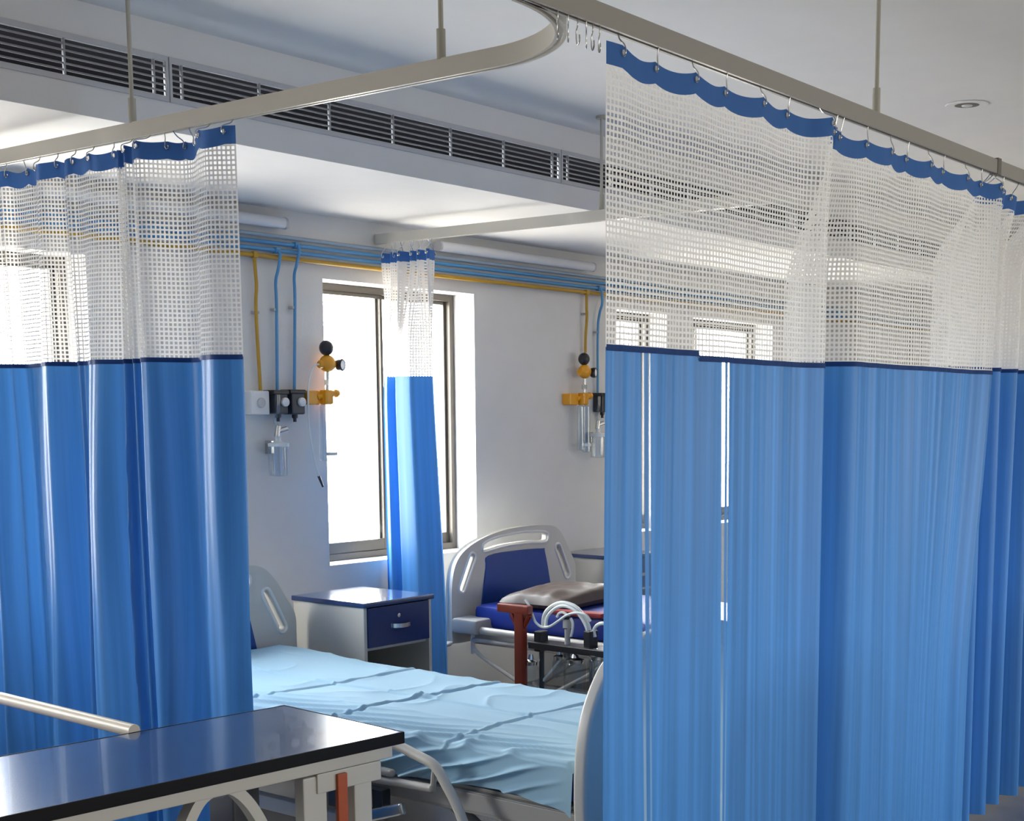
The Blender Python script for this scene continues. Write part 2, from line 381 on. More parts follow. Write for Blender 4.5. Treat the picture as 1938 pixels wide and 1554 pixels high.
# ------------------------------------------------------------------ curtains
def pw(pts, s):
    if s <= pts[0][0]: return pts[0][1]
    for (a, b), (c, d) in zip(pts, pts[1:]):
        if s <= c:
            t = (s-a)/(c-a); t = t*t*(3-2*t); return b+(d-b)*t
    return pts[-1][1]
def curtain(name, label, group, A, B, nrm, ztop, zhd, zbd, zbot, off, hooks, hookdrop, ncol=260, m_blue='curtain_blue', m_net='net_white', hem=True, shift=None, droop=.012, u0=0, hem_step=None):
    """A,B ends on the track; off(s, z) pushes the cloth along nrm; s runs 0..L from A to B; z-limits: header top/bottom, net/blue border, bottom"""
    A, B, nrm = Vector((*A, 0)), Vector((*B, 0)), Vector((*nrm, 0)); d = (B-A); L = d.length; d = d/L
    t = thing(name, label, 'curtain', (A+B)/2 + Vector((0, 0, zbot)), group)
    def ztp(s):
        k = 0
        for a, b in zip(hooks, hooks[1:]):
            if a <= s <= b: k = math.sin(PI*(s-a)/(b-a))**.8*droop*min(1, (b-a)/.12)
        return k
    def pos(s, z, vz):
        so = s + (shift(s, z) if shift else 0)
        return A + d*so + nrm*off(s, z) + Vector((0, 0, vz))
    cols = [L*i/ncol for i in range(ncol+1)]; us = [u0]; pr = pos(cols[0], zbd, 0)
    for s in cols[1:]:
        q = pos(s, zbd, 0); us.append(us[-1]+(q-pr).length); pr = q
    def panel(pname, za, zb_, nr, material, push=0):
        bm = bmesh.new(); uv = bm.loops.layers.uv.new('UVMap'); g = []
        for j in range(nr+1):
            row = []
            for i, s in enumerate(cols):
                k = ztp(s); st = hem_step(s) if hem_step else 0
                a = za - (k if za > zbd+.05 else st); b = zb_ - (k if zb_ > zbd+.05 else (st if zb_ > zbot+.05 else 0))
                z = a+(b-a)*j/nr; v = bm.verts.new(pos(s, z, z) + nrm*push); row.append((v, (us[i], z)))
            g.append(row)
        for j in range(nr):
            for i in range(ncol):
                q = (g[j][i], g[j+1][i], g[j+1][i+1], g[j][i+1]); f = bm.faces.new([x[0] for x in q])
                for lp, x in zip(f.loops, q): lp[uv].uv = x[1]
        return obj(pname, bm, material, t, autos=80, keep=True)
    hb = panel('header_band', ztop, zhd, 4, 'header_blue')
    panel('net_panel', zhd, zbd, 26, m_net)
    panel('blue_panel', zbd, zbot, 34, m_blue)
    if hem: panel('border_tape', zbd+.006, zbd-.008, 1, 'hem_navy', .0025)
    for s in hooks:
        z = ztop-.017; p = pos(s, z, z); tz = ZT+.004
        tr = A + d*s + Vector((0, 0, tz))
        pts = [tr, tr.lerp(p, .35)+Vector((0, 0, 0)), p + nrm*.006 + Vector((0, 0, .016)), p + nrm*.008 + Vector((0, 0, -.001)), p + Vector((0, 0, -.006)), p - nrm*.006 + Vector((0, 0, .002))]
        obj('hook', tb(spline(pts, 4), .0017, 6), 'steel', t)
        bm = bmesh.new(); q = nrm.to_track_quat('Z', 'Y').to_matrix().to_4x4()
        lathe(bm, p + nrm*.0015, [(.0045, -.001), (.0075, -.001), (.0075, .0015), (.0045, .0015)], 12, M4=nrm.to_track_quat('Z', 'Y').to_matrix()); obj('eyelet', bm, 'mirror', hb)
    return t
# left curtain, deep folds; distance along it is measured from the open (camera-right) edge towards the wall
LF = [(0, .012), (.085, .066), (.13, .058), (.315, -.045), (.405, .068), (.42, .066), (.475, 0), (.485, .0), (.50, .03), (.53, .004), (.546, .04), (.565, .0), (.665, .075), (.69, .07),
      (.80, .0), (.815, .012), (.88, -.04), (.95, .062), (.97, .06), (1.08, .01), (1.19, -.035), (1.212, .004), (1.225, -.006), (1.28, .065), (1.40, -.02), (1.5, .02)]
HKL = [.03, .13, .235, .31, .35, .41, .50, .60, .70, .80, .90, 1.0, 1.10, 1.2, 1.3, 1.4, 1.48]
def offL(s, z):
    top = smooth(1.2, 2.38, z); hk = math.sin(PI*(s/.2)+.6)*.022
    lower = pw(LF, s + .02*math.sin(2.1*z+4*s)*smooth(1.74, .3, z) )
    wr = .006*mnoise.noise(Vector((s*14, z*1.5, 0)))
    return (1-top*.40)*lower + top*hk + wr*(1-top)
curtain('privacy_curtain', 'deeply folded blue curtain with white net top, hanging left across the near bay', None, (XA, 3.305), (XA, 4.80), (-1, 0), 2.378, 2.328, 1.742, .12, offL, HKL, .02, ncol=420,
        shift=lambda s, z: .012*math.sin(s*9+z*1.3)*smooth(2.3, 1.0, z))
# right-hand curtains on the aisle track, pulled almost flat
def offR(seed, edge):
    def f(s, z):
        top = smooth(1.75, 2.37, z)
        a = .014*mnoise.noise(Vector((s*3.2+seed, z*.5, seed))) + .008*mnoise.noise(Vector((s*8+seed, z*.35, seed+3))) + .0045*mnoise.noise(Vector((s*24+seed, z*.25, seed))) + .0015*mnoise.noise(Vector((s*70+seed, z*.2, seed)))
        h = .012*math.sin(PI*s/.155+seed)
        return a*(1-top*.75)+h*smooth(2.05, 2.37, z)*.9 + edge(s, z)
    return f
def hk(xs, x0): return [x-x0 for x in xs]
X1a, X1b = 2.553, 3.685
curtain('privacy_curtain', 'flat blue net-topped curtain with two bright vertical lines, nearest on the aisle track', None, (X1a, ry(X1a)), (X1b, ry(X1b)), (0, -1), 2.374, 2.326, 1.725, .06,
        offR(.5, lambda s, z: -.15*smooth(1.0, 1.13, s)*smooth(2.4, 1.9, z) + .03*smooth(.91, 1.0, s)*(1-smooth(1.0, 1.08, s))), hk([2.607, 2.767, 2.907, 3.068, 3.228, 3.386, 3.55, 3.66], X1a), .02, ncol=320, m_blue='curtain_blue_light_lines',
        hem_step=lambda s: .012 if s > .392 else 0)
X2a, X2b = 3.672, 4.835
curtain('privacy_curtain', 'second flat blue net-topped curtain on the aisle track, right of the dark fold', None, (X2a, ry(X2a)), (X2b, ry(X2b)), (0, -1), 2.366, 2.316, 1.725, .06,
        offR(2.1, lambda s, z: -.02*(1-smooth(0, .16, s)) - .155*(1-smooth(0, .13, s))*smooth(2.4, 1.9, z) + .03*smooth(1.02, 1.14, s)), hk([3.70, 3.85, 4.002, 4.136, 4.274, 4.411, 4.576, 4.728, 4.82], X2a), .02, ncol=320,
        m_net='net_close', shift=lambda s, z: -.17*smooth(.5, 1.18, s)*smooth(2.0, .6, z))
X3a, X3b = 4.79, 6.35
curtain('privacy_curtain', 'third blue curtain, a dark strip cut off by the right side of the photo', None, (X3a, ry(X3a)), (X3b, ry(X3b)), (0, -1), 2.366, 2.316, 1.745, .06,
        offR(4.0, lambda s, z: -.03 - .11*smooth(2.38, 2.1, z) + (.02+.065*smooth(2.38, 2.1, z))*math.sin(s*2*PI/.17+2.2)*smooth(-.02, .06, s)), hk([4.81, 4.84, 4.87, 4.93, 5.08, 5.25, 5.42, 5.6, 5.8, 6.0, 6.2, 6.33], X3a), .02, ncol=240)
# curtain gathered by the window
def offF(s, z):
    a = .034*math.sin(s*2*PI/.062+.5) + .014*math.sin(s*2*PI/.10+2)
    b = pw([(0, .03), (.045, -.02), (.12, .05), (.20, .045), (.235, -.03), (.265, .03), (.285, .02), (.31, -.035), (.335, .03), (.38, -.03)], s)
    k = smooth(1.9, 2.36, z); return a*k + b*(1-k)
curtain('privacy_curtain', 'narrow bunched blue curtain with white net top, gathered in front of the window', None, (XFAR, 4.765), (XFAR, 5.085), (-1, 0), 2.352, 2.306, 1.765, .26, offF,
        [.008+i*.0304 for i in range(11)], .02, ncol=220, shift=lambda s, z: -.075*(1-s/.35)*smooth(2.2, .4, z) + .05*(s/.32)*smooth(2.25, 1.6, z), hem=False, droop=.003, m_net='net_gathered', m_blue='curtain_blue_thick')

# ------------------------------------------------------------------ pipes and lamps on the window wall
PYW = W-.03
def pipe(label, z, y, r, m, drops=(), x0=-3.8, x1=14.5, clips=True):
    t = thing('gas_pipe', label, 'pipe', (5, y, z))
    obj('pipe_run', tb([(x0, y, z), (2, y, z), (5, y, z), (8, y, z), (x1, y, z)], r, 12), m, t)
    for x, zb, dx, kink in drops:
        o_ = .004 if m == 'pipe_yellow' else .026
        pts = [(x, y-o_*.6, z), (x, y-o_, z-.03), (x+kink, y-o_*.9, z-.09), (x+kink, y-.006, z-.14), (x+dx*.3, y+.004, z-.25), (x+dx, y+.006, zb)]
        d = obj('drop_pipe', tb(spline(pts, 6), r*.78, 10), m, t)
        bm = bmesh.new(); box(bm, (x-.012, y-.018, z-.014), (x+.012, y+.012, z+.014), .004); obj('tee_fitting', bm, m, d)
        zc = (z+zb)/2+.05; bm = bmesh.new(); box(bm, (x+dx*.6-.013, y+.002, zc-.006), (x+dx*.6+.013, W-.001, zc+.006), .002); obj('pipe_clip', bm, 'bed_frame', d)
    return t
pipe('slim yellow gas pipe, lowest of the pipes along the window wall', 2.281, PYW, .0105, 'pipe_yellow', [(4.199, 1.685, .018, .004), (6.59, 1.94, .0, 0)])
pipe('slim blue gas pipe running just above the yellow pipe', 2.312, PYW, .0095, 'pipe_blue', [(4.325, 1.69, -.012, -.012), (6.705, 1.713, .002, .006)])
pipe('blue gas pipe, second one up from the yellow pipe', 2.343, PYW, .0095, 'pipe_blue', [(4.437, 1.69, -.024, -.016)])
pipe('grey-blue pipe, topmost of the pipes along the window wall', 2.374, PYW, .0095, 'pipe_pale')
def batten(label, x0, x1, z):
    t = thing('batten_lamp', label, 'lamp', ((x0+x1)/2, W-.04, z), 'wall lamps above the pipes')
    bm = bmesh.new(); r = .026
    tube(bm, [(x0+.006, W-.05, z), (x1-.006, W-.05, z)], r, 16); obj('lamp_tube', bm, 'lamp_white', t)
    bm = bmesh.new(); box(bm, (x0+.02, W-.03, z-.018), (x1-.02, W, z+.018), .003); obj('lamp_base', bm, 'lamp_white', t)
    for x, s in ((x0, 1), (x1, -1)):
        bm = bmesh.new(); cyl(bm, (x, W-.05, z), (x+s*.012, W-.05, z), r+.001, n=16); obj('end_cap', bm, 'vent_white', t)
batten('unlit white tube lamp high on the wall, ending left of the two blue drop pipes', 3.15, 4.365, 2.432)
batten('unlit white tube lamp high on the wall, right of the window', 5.35, 6.63, 2.425)

# recessed downlight
p = Vector((5.725, 2.47, ZU)); t = thing('recessed_downlight', 'small round recessed ceiling downlight above the aisle track', 'lamp', p)
bm = bmesh.new(); lathe(bm, p, [(.060, -.001), (.088, -.001), (.086, -.0045), (.072, -.006), (.062, -.003)], 32); obj('trim_ring', bm, 'ceiling_paint', t)
bm = bmesh.new(); lathe(bm, p, [(.061, -.0015), (.05, -.003), (.03, -.004), (.004, -.004)], 32); obj('reflector', bm, 'clamp_grey', t)  # shallow disc; the shade of the recess is put into its dark colour
bm = bmesh.new(); lathe(bm, p, [(.022, -.004), (.020, -.007), (.012, -.009), (.003, -.0095)], 24); obj('bulb', bm, 'lamp_white', t)

# ------------------------------------------------------------------ gas outlets on the wall
def outlet_box(name, label, x0, x1, z0, z1, m, knob, depth=.05):
    t = thing(name, label, 'gas outlet', ((x0+x1)/2, W, z0))
    obj('housing', bx((x0, W-depth, z0), (x1, W+.004, z1), .006), m, t)
    cx, cz = (x0+x1)/2, (z0+z1)/2
    bm = bmesh.new(); lathe(bm, (cx, W-depth, cz), [(.022, .001), (.022, -.008), (.017, -.012)], 20, 'y'); obj('socket_ring', bm, knob, t)
    return t
outlet_box('gas_outlet', 'white wall outlet box at the foot of the yellow drop pipe', 4.145, 4.246, 1.582, 1.688, 'plastic_white', 'vent_white')
def vacuum_unit(x0, x1, z0, z1, label):
    t = thing('vacuum_regulator', label, 'regulator', ((x0+x1)/2, W, z0)); cx = (x0+x1)/2; cz = (z0+z1)/2
    obj('body', bx((x0+.012, W-.07, z0), (x1-.004, W+.004, z1-.012), .008), 'plastic_dark', t)
    obj('cap', bx((x0, W-.075, z1-.02), (x1, W+.004, z1), .005), 'plastic_black', t)
    bm = bmesh.new(); lathe(bm, (cx+.018, W-.07, cz), [(.020, .001), (.020, -.012), (.015, -.016), (.003, -.017)], 20, 'y'); obj('gauge', bm, 'plastic_white', t)
    bm = bmesh.new(); lathe(bm, (cx+.004, W-.04, z0), [(.014, .002), (.014, -.014), (.008, -.02), (.008, -.034)], 16); obj('hose_nozzle', bm, 'plastic_black', t)
    return t
vacuum_unit(4.250, 4.340, 1.585, 1.692, 'dark vacuum regulator on the wall, the one with the clear suction jar below')
vacuum_unit(4.346, 4.440, 1.583, 1.696, 'dark vacuum regulator on the wall, next to the orange oxygen flowmeter')
vacuum_unit(6.680, 6.773, 1.600, 1.712, 'dark vacuum regulator half hidden behind the edge of the right curtain')
def flow_set(x, zb, label, tubing, mirror=1):
    """oxygen regulator: bracket at zb, body above with black knob and side gauge, clear flow tube below"""
    t = thing('oxygen_flowmeter', label, 'flowmeter', (x, W, zb)); y = W-.07
    bm = bmesh.new(); box(bm, (x-.115, W-.06, zb-.035), (x-.035, W+.004, zb+.03), .008); cyl(bm, (x-.05, W-.05, zb), (x+.02, W-.06, zb+.01), .016); obj('wall_bracket', bm, 'brass_orange', t)
    bm = bmesh.new(); box(bm, (x-.028, y-.02, zb-.035), (x+.022, y+.03, zb+.035), .01); cyl(bm, (x+.01, y, zb+.015), (x+.065, y, zb+.02), .016); ball(bm, (x+.05, y, zb+.018), .02); obj('valve_block', bm, 'brass_orange', t)
    bm = bmesh.new(); cyl(bm, (x, y, zb+.03), (x+.006, y, zb+.12), .008); cyl(bm, (x+.002, y, zb+.055), (x+.004, y, zb+.08), .016, n=6); obj('stem', bm, 'steel', t)
    bm = bmesh.new(); ball(bm, (x+.005, y, zb+.155), .044, (1, .8, .92)); cyl(bm, (x-.02, y, zb+.15), (x-.045, y, zb+.15), .018); obj('regulator_body', bm, 'brass_orange', t)
    bm = bmesh.new(); ball(bm, (x, y, zb+.226), .034, (1, 1, 1.05)); cyl(bm, (x+.001, y, zb+.18), (x, y, zb+.21), .012); obj('knob', bm, 'plastic_black', t)
    g = Vector((x+.07, y-.02, zb+.150)); bm = bmesh.new(); q = Vector((.35, -1, 0)).normalized().to_track_quat('Z', 'Y').to_matrix()
    lathe(bm, g, [(.026, -.018), (.029, -.008), (.029, .008), (.024, .012), (.022, .008)], 24, M4=q); cyl(bm, (x+.03, y, zb+.152), (x+.06, y-.01, zb+.151), .01); go = obj('gauge', bm, 'plastic_black', t)
    bm = bmesh.new(); lathe(bm, g, [(.021, .006), (.021, .0095), (.002, .0096)], 20, M4=q); obj('dial', bm, 'plastic_white', go)
    for k, (dx, h, r) in enumerate(((-.018, .26, .02), (.012, .27, .022))):
        bm = bmesh.new(); lathe(bm, (x+dx, y+.012-k*.02, zb-.035), [(r*.6, 0), (r, -.01), (r, -h+.06), (r*1.15, -h+.05), (r*1.15, -h+.005), (r*.9, -h)], 20); obj('flow_tube', bm, 'clear_plastic', t)
    bm = bmesh.new(); cyl(bm, (x+.012, y-.008, zb-.255), (x+.012, y-.008, zb-.27), .026); obj('tube_foot', bm, 'plastic_white', t)
    if tubing:
        pts = [(x-.03, y, zb+.15), (x-.07, y+.01, zb+.14), (x-.105, y+.01, zb+.06), (x-.115, y+.005, zb-.10), (x-.10, y, zb-.25), (x-.065, y, zb-.37)]
        h = obj('tubing', tb(spline(pts, 8), .0045, 8), 'hose_white', t)
        a = Vector(pts[-1]); bm = bmesh.new(); cyl(bm, a+Vector((-.002, 0, .006)), a+Vector((.022, 0, -.045)), .0075, .005); obj('tubing_tip', bm, 'plastic_dark', h)
flow_set(4.572, 1.663, 'orange oxygen regulator with black knobs and a hanging white tube, left of the window', True)
flow_set(6.518, 1.675, 'orange oxygen regulator with black knobs, beside the edge of the right curtain', False)
def suction_jar(x, ztop, label, h=.15):
    t = thing('suction_jar', label, 'jar', (x, W-.08, ztop-h)); y = W-.08
    bm = bmesh.new(); lathe(bm, (x, y, ztop-h), [(.02, 0), (.042, .004), (.044, .02), (.044, h-.02), (.038, h-.01)], 24); obj('jar_body', bm, 'clear_plastic', t)
    bm = bmesh.new(); lathe(bm, (x, y, ztop-.012), [(.046, -.004), (.047, .010), (.02, .016), (.012, .022), (.012, .05)], 24); l = obj('lid', bm, 'hose_white', t)
    bm = bmesh.new(); tube(bm, spline([(x, y, ztop+.03), (x+.004, y, ztop+.06), (x-.004, y+.01, ztop+.10), (x+.002, y-.005, ztop+.15), (x+.006, y-.006, ztop+.215)], 6), .009, 10); obj('jar_tube', bm, 'clear_plastic', t)
    bm = bmesh.new(); cyl(bm, (x-.006, y, ztop+.028), (x+.004, y, ztop+.075), .013); cyl(bm, (x, y, ztop+.05), (x+.045, y-.01, ztop+.062), .012); obj('float_valve', bm, 'steel', l)
    bm = bmesh.new(); box(bm, (x-.01, y+.04, ztop-.05), (x+.01, W+.004, ztop+.01), .003); obj('wall_hook', bm, 'steel', t)
    return t
suction_jar(4.262, 1.456, 'clear suction jar hanging on the wall under the left dark regulator')
suction_jar(6.635, 1.475, 'clear suction jar hanging on the wall beside the edge of the right curtain', .14)

# ------------------------------------------------------------------ beds
def board_outline(z0): return sp2([(-.50, z0+.02), (-.502, .66), (-.495, .76), (-.465, .845), (-.40, .905), (-.28, .953), (-.12, .985), (.06, .998), (.24, .995), (.335, .975), (.40, .915), (.45, .84), (.497, .765), (.502, .66), (.50, z0+.02), (.47, z0), (0, z0-.002), (-.47, z0)], 5)
def headboard(bed, cx, y, dz=0, z0=.40, insert=True, wx=1.0, nm='headboard'):
    holes = [slot((-.425, .715), (-.345, .865), .024), sp2([(-.245, .886), (-.10, .903), (.10, .908), (.235, .902), (.262, .930), (.238, .958), (.08, .968), (-.12, .960), (-.245, .936), (-.268, .908)], 4), slot((.425, .715), (.345, .865), .024)]
    Mx = Matrix.Translation((cx, y, dz)) @ Matrix.Diagonal((wx, 1, 1, 1)) @ XZ(0)
    h = obj(nm, plate(board_outline(z0), holes, .042, .011, Mx), 'bed_cream', bed)
    # raised rims round the grips
    for hp in holes:
        bm = bmesh.new(); path = [Mx @ Vector((p[0], p[1], .021)) for p in hp]; sweep(bm, path, circ(.0065, 8), closed=True); obj('grip_rim', bm, 'plastic_white', h)
    if insert:
        pl = plate(sp2([(-.30, .52), (-.285, .60), (-.245, .80), (-.225, .862), (0, .873), (.20, .868), (.225, .85), (.265, .70), (.30, .54), (.28, .50), (0, .50), (-.28, .50)], 4), [], .012, .003, Matrix.Translation((cx, y-.022, dz)) @ Matrix.Diagonal((wx, 1, 1, 1)) @ XZ(0))
        obj('blue_inlay', pl, 'bed_blue', h)
    return h
def caster(bed, x, y, m='rubber'):
    bm = bmesh.new(); lathe(bm, (x-.02, y, .065), [(.045, 0), (.064, .006), (.064, .034), (.045, .04)], 24, 'x')
    c = obj('caster', bm, m, bed); bm = bmesh.new(); cyl(bm, (x, y+.01, .08), (x, y+.01, .2), .016); box(bm, (x-.028, y-.02, .10), (x+.028, y+.03, .135), .005); obj('caster_fork', bm, 'bed_frame', c)
def bed_base(bed, x0, x1, y0, y1, zt):
    cx = (x0+x1)/2; bm = bmesh.new()
    for x in (x0, x1): box(bm, (x-.025, y0, zt-.07), (x+.025, y1, zt), .006)
    for i in range(7):
        y = y0+.03+(y1-y0-.06)*i/6; box(bm, (x0, y-.02, zt-.06), (x1, y+.02, zt-.012), .004)
    obj('upper_frame', bm, 'bed_frame', bed)
    obj('mattress_deck', bx((x0-.01, y0+.02, zt), (x1+.01, y1-.02, zt+.012), .003), 'bed_frame', bed)
    bm = bmesh.new()
    for x in (x0+.08, x1-.08): box(bm, (x-.022, y0+.25, .2), (x+.022, y1-.25, .25), .005)
    for y in (y0+.27, y1-.27): box(bm, (x0+.08, y-.022, .2), (x1-.08, y+.022, .25), .005)
    obj('lower_frame', bm, 'bed_frame', bed)
    for x in (x0+.08, x1-.08):
        for y, s in ((y0+.55, 1), (y1-.55, -1)): obj('lift_arm', tb([(x, y-.25*s, .23), (x, y+.12*s, zt-.04)], .02, 10), 'bed_frame', bed)
    for x in (x0+.08, x1-.08):
        for y in (y0+.27, y1-.27): caster(bed, x, y)
def mattress(label, x0, x1, y0, y1, z0, z1, m):
    t = tag(obj('mattress', bx((x0, y0, z0), (x1, y1, z1), .03), m), label, 'mattress'); return t

# middle bed, sheet on it
bedM = thing('hospital_bed', 'cream hospital bed under a pale blue sheet, in the open middle bay', 'bed', (3.5, 3.5, 0))
MX0, MX1, MY0, MY1 = 3.075, 3.93, 2.44, 4.66
bed_base(bedM, MX0+.03, MX1-.03, MY0, MY1, .455)
headboard(bedM, 3.525, 4.73, -.03, wx=1.0)
# foot board: the camera sees its rounded near end
fo = sp2([(-.475, .42), (-.485, .50), (-.482, .60), (-.47, .69), (-.445, .765), (-.40, .835), (-.345, .885), (-.22, .93), (0, .95), (.22, .93), (.35, .88), (.43, .80), (.475, .68), (.485, .55), (.475, .42), (.44, .40), (0, .398), (-.44, .40)], 5)
fhol = [slot((-.365, .66), (-.31, .80), .024), slot((-.14, .875), (.14, .875), .026), slot((.365, .66), (.31, .80), .024)]
Mf = Matrix.Translation((3.515, 2.375, 0)) @ XZ(0)
fb = obj('footboard', plate(fo, fhol, .045, .012, Mf), 'bed_cream', bedM)
obj('side_skirt', bx((MX0+.0, MY0-.04, .395), (MX0+.022, 3.05, .452), .004), 'bed_frame', bedM)
# folded-down side rail on the near side
XR_ = 2.985
bm = bmesh.new(); tube(bm, spline([(XR_, 3.09, .588), (XR_, 3.05, .585), (XR_, 2.97, .567), (XR_, 2.893, .545), (XR_, 2.845, .492), (XR_, 2.80, .43), (XR_, 2.755, .34), (XR_, 2.74, .30)], 6), .0155, 12)
sr = obj('side_rail', bm, 'bed_cream', bedM)
for (ya, za, yb, zb2) in ((3.42, .49, 3.095, .487), (3.42, .45, 2.925, .466)):
    bm = bmesh.new(); tube(bm, [(XR_+.02, ya, za), (XR_+.02, yb, zb2)], .013, 10); ball(bm, (XR_+.02, yb, zb2), .013); obj('rail_bar', bm, 'bed_frame', sr)
bm = bmesh.new(); tube(bm, [(XR_+.015, 2.905, .545), (XR_+.025, 2.925, .46)], .009, 8); tube(bm, [(XR_+.012, 3.20, .56), (XR_+.03, 3.20, .36)], .009, 8); obj('rail_strut', bm, 'bed_frame', sr)
bm = bmesh.new(); box(bm, (-.012, -.075, -.02), (.012, .075, .02), .009, M4=Matrix.Translation((XR_-.01, 3.085, .372)) @ Matrix.Rotation(-.32, 4, 'X')); obj('release_lever', bm, 'steel', sr)
bm = bmesh.new(); box(bm, (XR_+.03, 3.15, .33), (XR_+.07, 3.40, .42), .006); obj('hinge_block', bm, 'plastic_dark', sr)
matM = mattress('blue mattress under the pale blue sheet on the middle bed', MX0+.015, MX1-.015, MY0+.01, MY1, .468, .588, 'vinyl_blue')
# sheet: flat on top with pressed fold lines, swags down the near side
def crease(d, w): return max(0, 1-abs(d)/w)
def sheet_z(x, y):
    z = .600 + .006*mnoise.noise(Vector((x*3.2, y*2.6, 1))) + .003*mnoise.noise(Vector((x*9, y*5, 3)))
    for yy, a in ((3.90, .006), (3.46, .008), (2.94, .006)):
        d = y-(yy+.02*math.sin(x*5+yy)); z += a*.8*crease(d, .012) - a*.7*crease(d+.014, .013)
    d = x-(3.515+.012*math.sin(y*4)); z += .0055*crease(d, .011) - .005*crease(d+.014, .013)
    r = math.hypot(x-3.52, y-3.47); z += .009*max(0, 1-r/.07)*(1+math.sin(70*x+40*y))
    # puckers running in from the near edge
    k = smooth(3.36, 3.08, x)
    ph = (x+.36*y+.02*mnoise.noise(Vector((x*5, y*3, 2))))/.075; d = abs(ph-round(ph))
    z += k*(.014*math.exp(-(d/.15)**2) - .004)*smooth(2.42, 2.62, y)
    z += .006*(1-abs(mnoise.noise(Vector((x*4-y*2, y*3+x*2, 8)))))**9
    # small hump at the far foot corner
    z += .026*max(0, 1-math.hypot((x-3.86)/.14, (y-2.56)/.16))
    z += .02*smooth(4.1, 4.5, y)
    return z
bm = bmesh.new(); uv = bm.loops.layers.uv.new('UVMap'); g = []
ny, nt = 380, 120; nside = 46
for i in range(ny+1):
    y = MY0-.005+(MY1-MY0+.005)*i/ny; row = []
    hemz = pw([(2.43, .460), (2.55, .472), (2.68, .486), (2.80, .482), (2.95, .474), (3.15, .468), (3.6, .46), (4.7, .46)], y)
    for j in range(nside):
        t = j/nside; zc = hemz+(sheet_z(MX0+.02, y)-.012-hemz)*t
        ph = (zc+.30*y+.012*mnoise.noise(Vector((y*3.5, zc*6, 0))))/.056
        d = abs(ph-round(ph)); rid = math.exp(-(d/.13)**2)        # narrow rounded swags between wide hollows
        amp = .020*smooth(.0, .4, 1-t+.06)*smooth(2.44, 2.72, y)
        x = MX0 - .007 - .010*(1-t) - amp*(rid*1.2-.15)
        x = min(x, MX0-.003); row.append(Vector((x, y, zc)))
    for j in range(5):
        a = PI/2*j/4; row.append(Vector((MX0+.012-.014*math.cos(a)+.008*0, y, sheet_z(MX0+.02, y)-.012+.012*math.sin(a))))
    for j in range(1, nt+1):
        x = MX0+.012+(MX1-MX0-.012)*j/nt; z = sheet_z(x, y) - .02*smooth(MX1-.05, MX1, x)**2
        row.append(Vector((x, y, z)))
    for j in range(1, 8): row.append(Vector((MX1+.003, y, sheet_z(MX1, y)-.02-.016*j)))
    fy = smooth(MY0+.03, MY0-.005, y)
    row = [Vector((p.x, p.y, p.z-.014*fy*fy)) for p in row]
    g.append([bm.verts.new(p) for p in row])
for i in range(ny):
    for j in range(len(g[0])-1): bm.faces.new((g[i][j], g[i+1][j], g[i+1][j+1], g[i][j+1]))
fl = [bm.verts.new(v.co + Vector((0, .0, -.10))) for v in g[0][nside:nside+5+nt]]
for j in range(len(fl)-1): bm.faces.new((g[0][nside+j], g[0][nside+j+1], fl[j+1], fl[j]))
sh = tag(obj('bed_sheet', bm, 'sheet_blue', autos=80, keep=True), 'pale blue sheet with pressed fold lines spread over the middle bed', 'bed sheet')

# far bed by the window
bedF = thing('hospital_bed', 'cream hospital bed with blue inlaid headboard, in the far bay by the window', 'bed', (5.68, 3.8, 0))
FX0, FX1, FY0, FY1 = 5.27, 6.13, 2.75, 4.82
bed_base(bedF, FX0+.03, FX1-.03, FY0, FY1, .505)
headboard(bedF, 5.68, 4.90, 0, z0=.44)
obj('footboard', plate(board_outline(.44), [slot((-.14, .935), (.14, .935), .022)], .042, .011, Matrix.Translation((5.68, 2.66, -.03)) @ XZ(0)), 'bed_cream', bedF)
bm = bmesh.new(); box(bm, (5.16, 4.70, .50), (5.30, 4.87, .575), .015); obj('corner_bumper', bm, 'bed_frame', bedF)
bm = bmesh.new(); tube(bm, [(5.2, 4.79, .522), (5.2, 3.25, .505)], .019, 12); ra = obj('side_rail', bm, 'bed_cream', bedF)
bm = bmesh.new(); tube(bm, [(5.2, 4.76, .47), (5.2, 3.3, .455)], .012, 10); obj('rail_bar', bm, 'bed_frame', ra)
for (y0, z0, y1, z1) in ((4.76, .46, 4.42, .27), (3.95, .46, 4.22, .27), (4.76, .52, 4.76, .40)):
    bm = bmesh.new(); tube(bm, spline([(5.2, y0, z0), (5.2, y0+(y1-y0)*.12, z0-.06), (5.2, y1, z1)], 5), .010, 8); obj('rail_strut', bm, 'bed_cream', ra)
mattress('blue vinyl mattress on the far bed, nothing spread over it', FX0, FX1, FY0+.05, FY1, .518, .635, 'vinyl_blue')
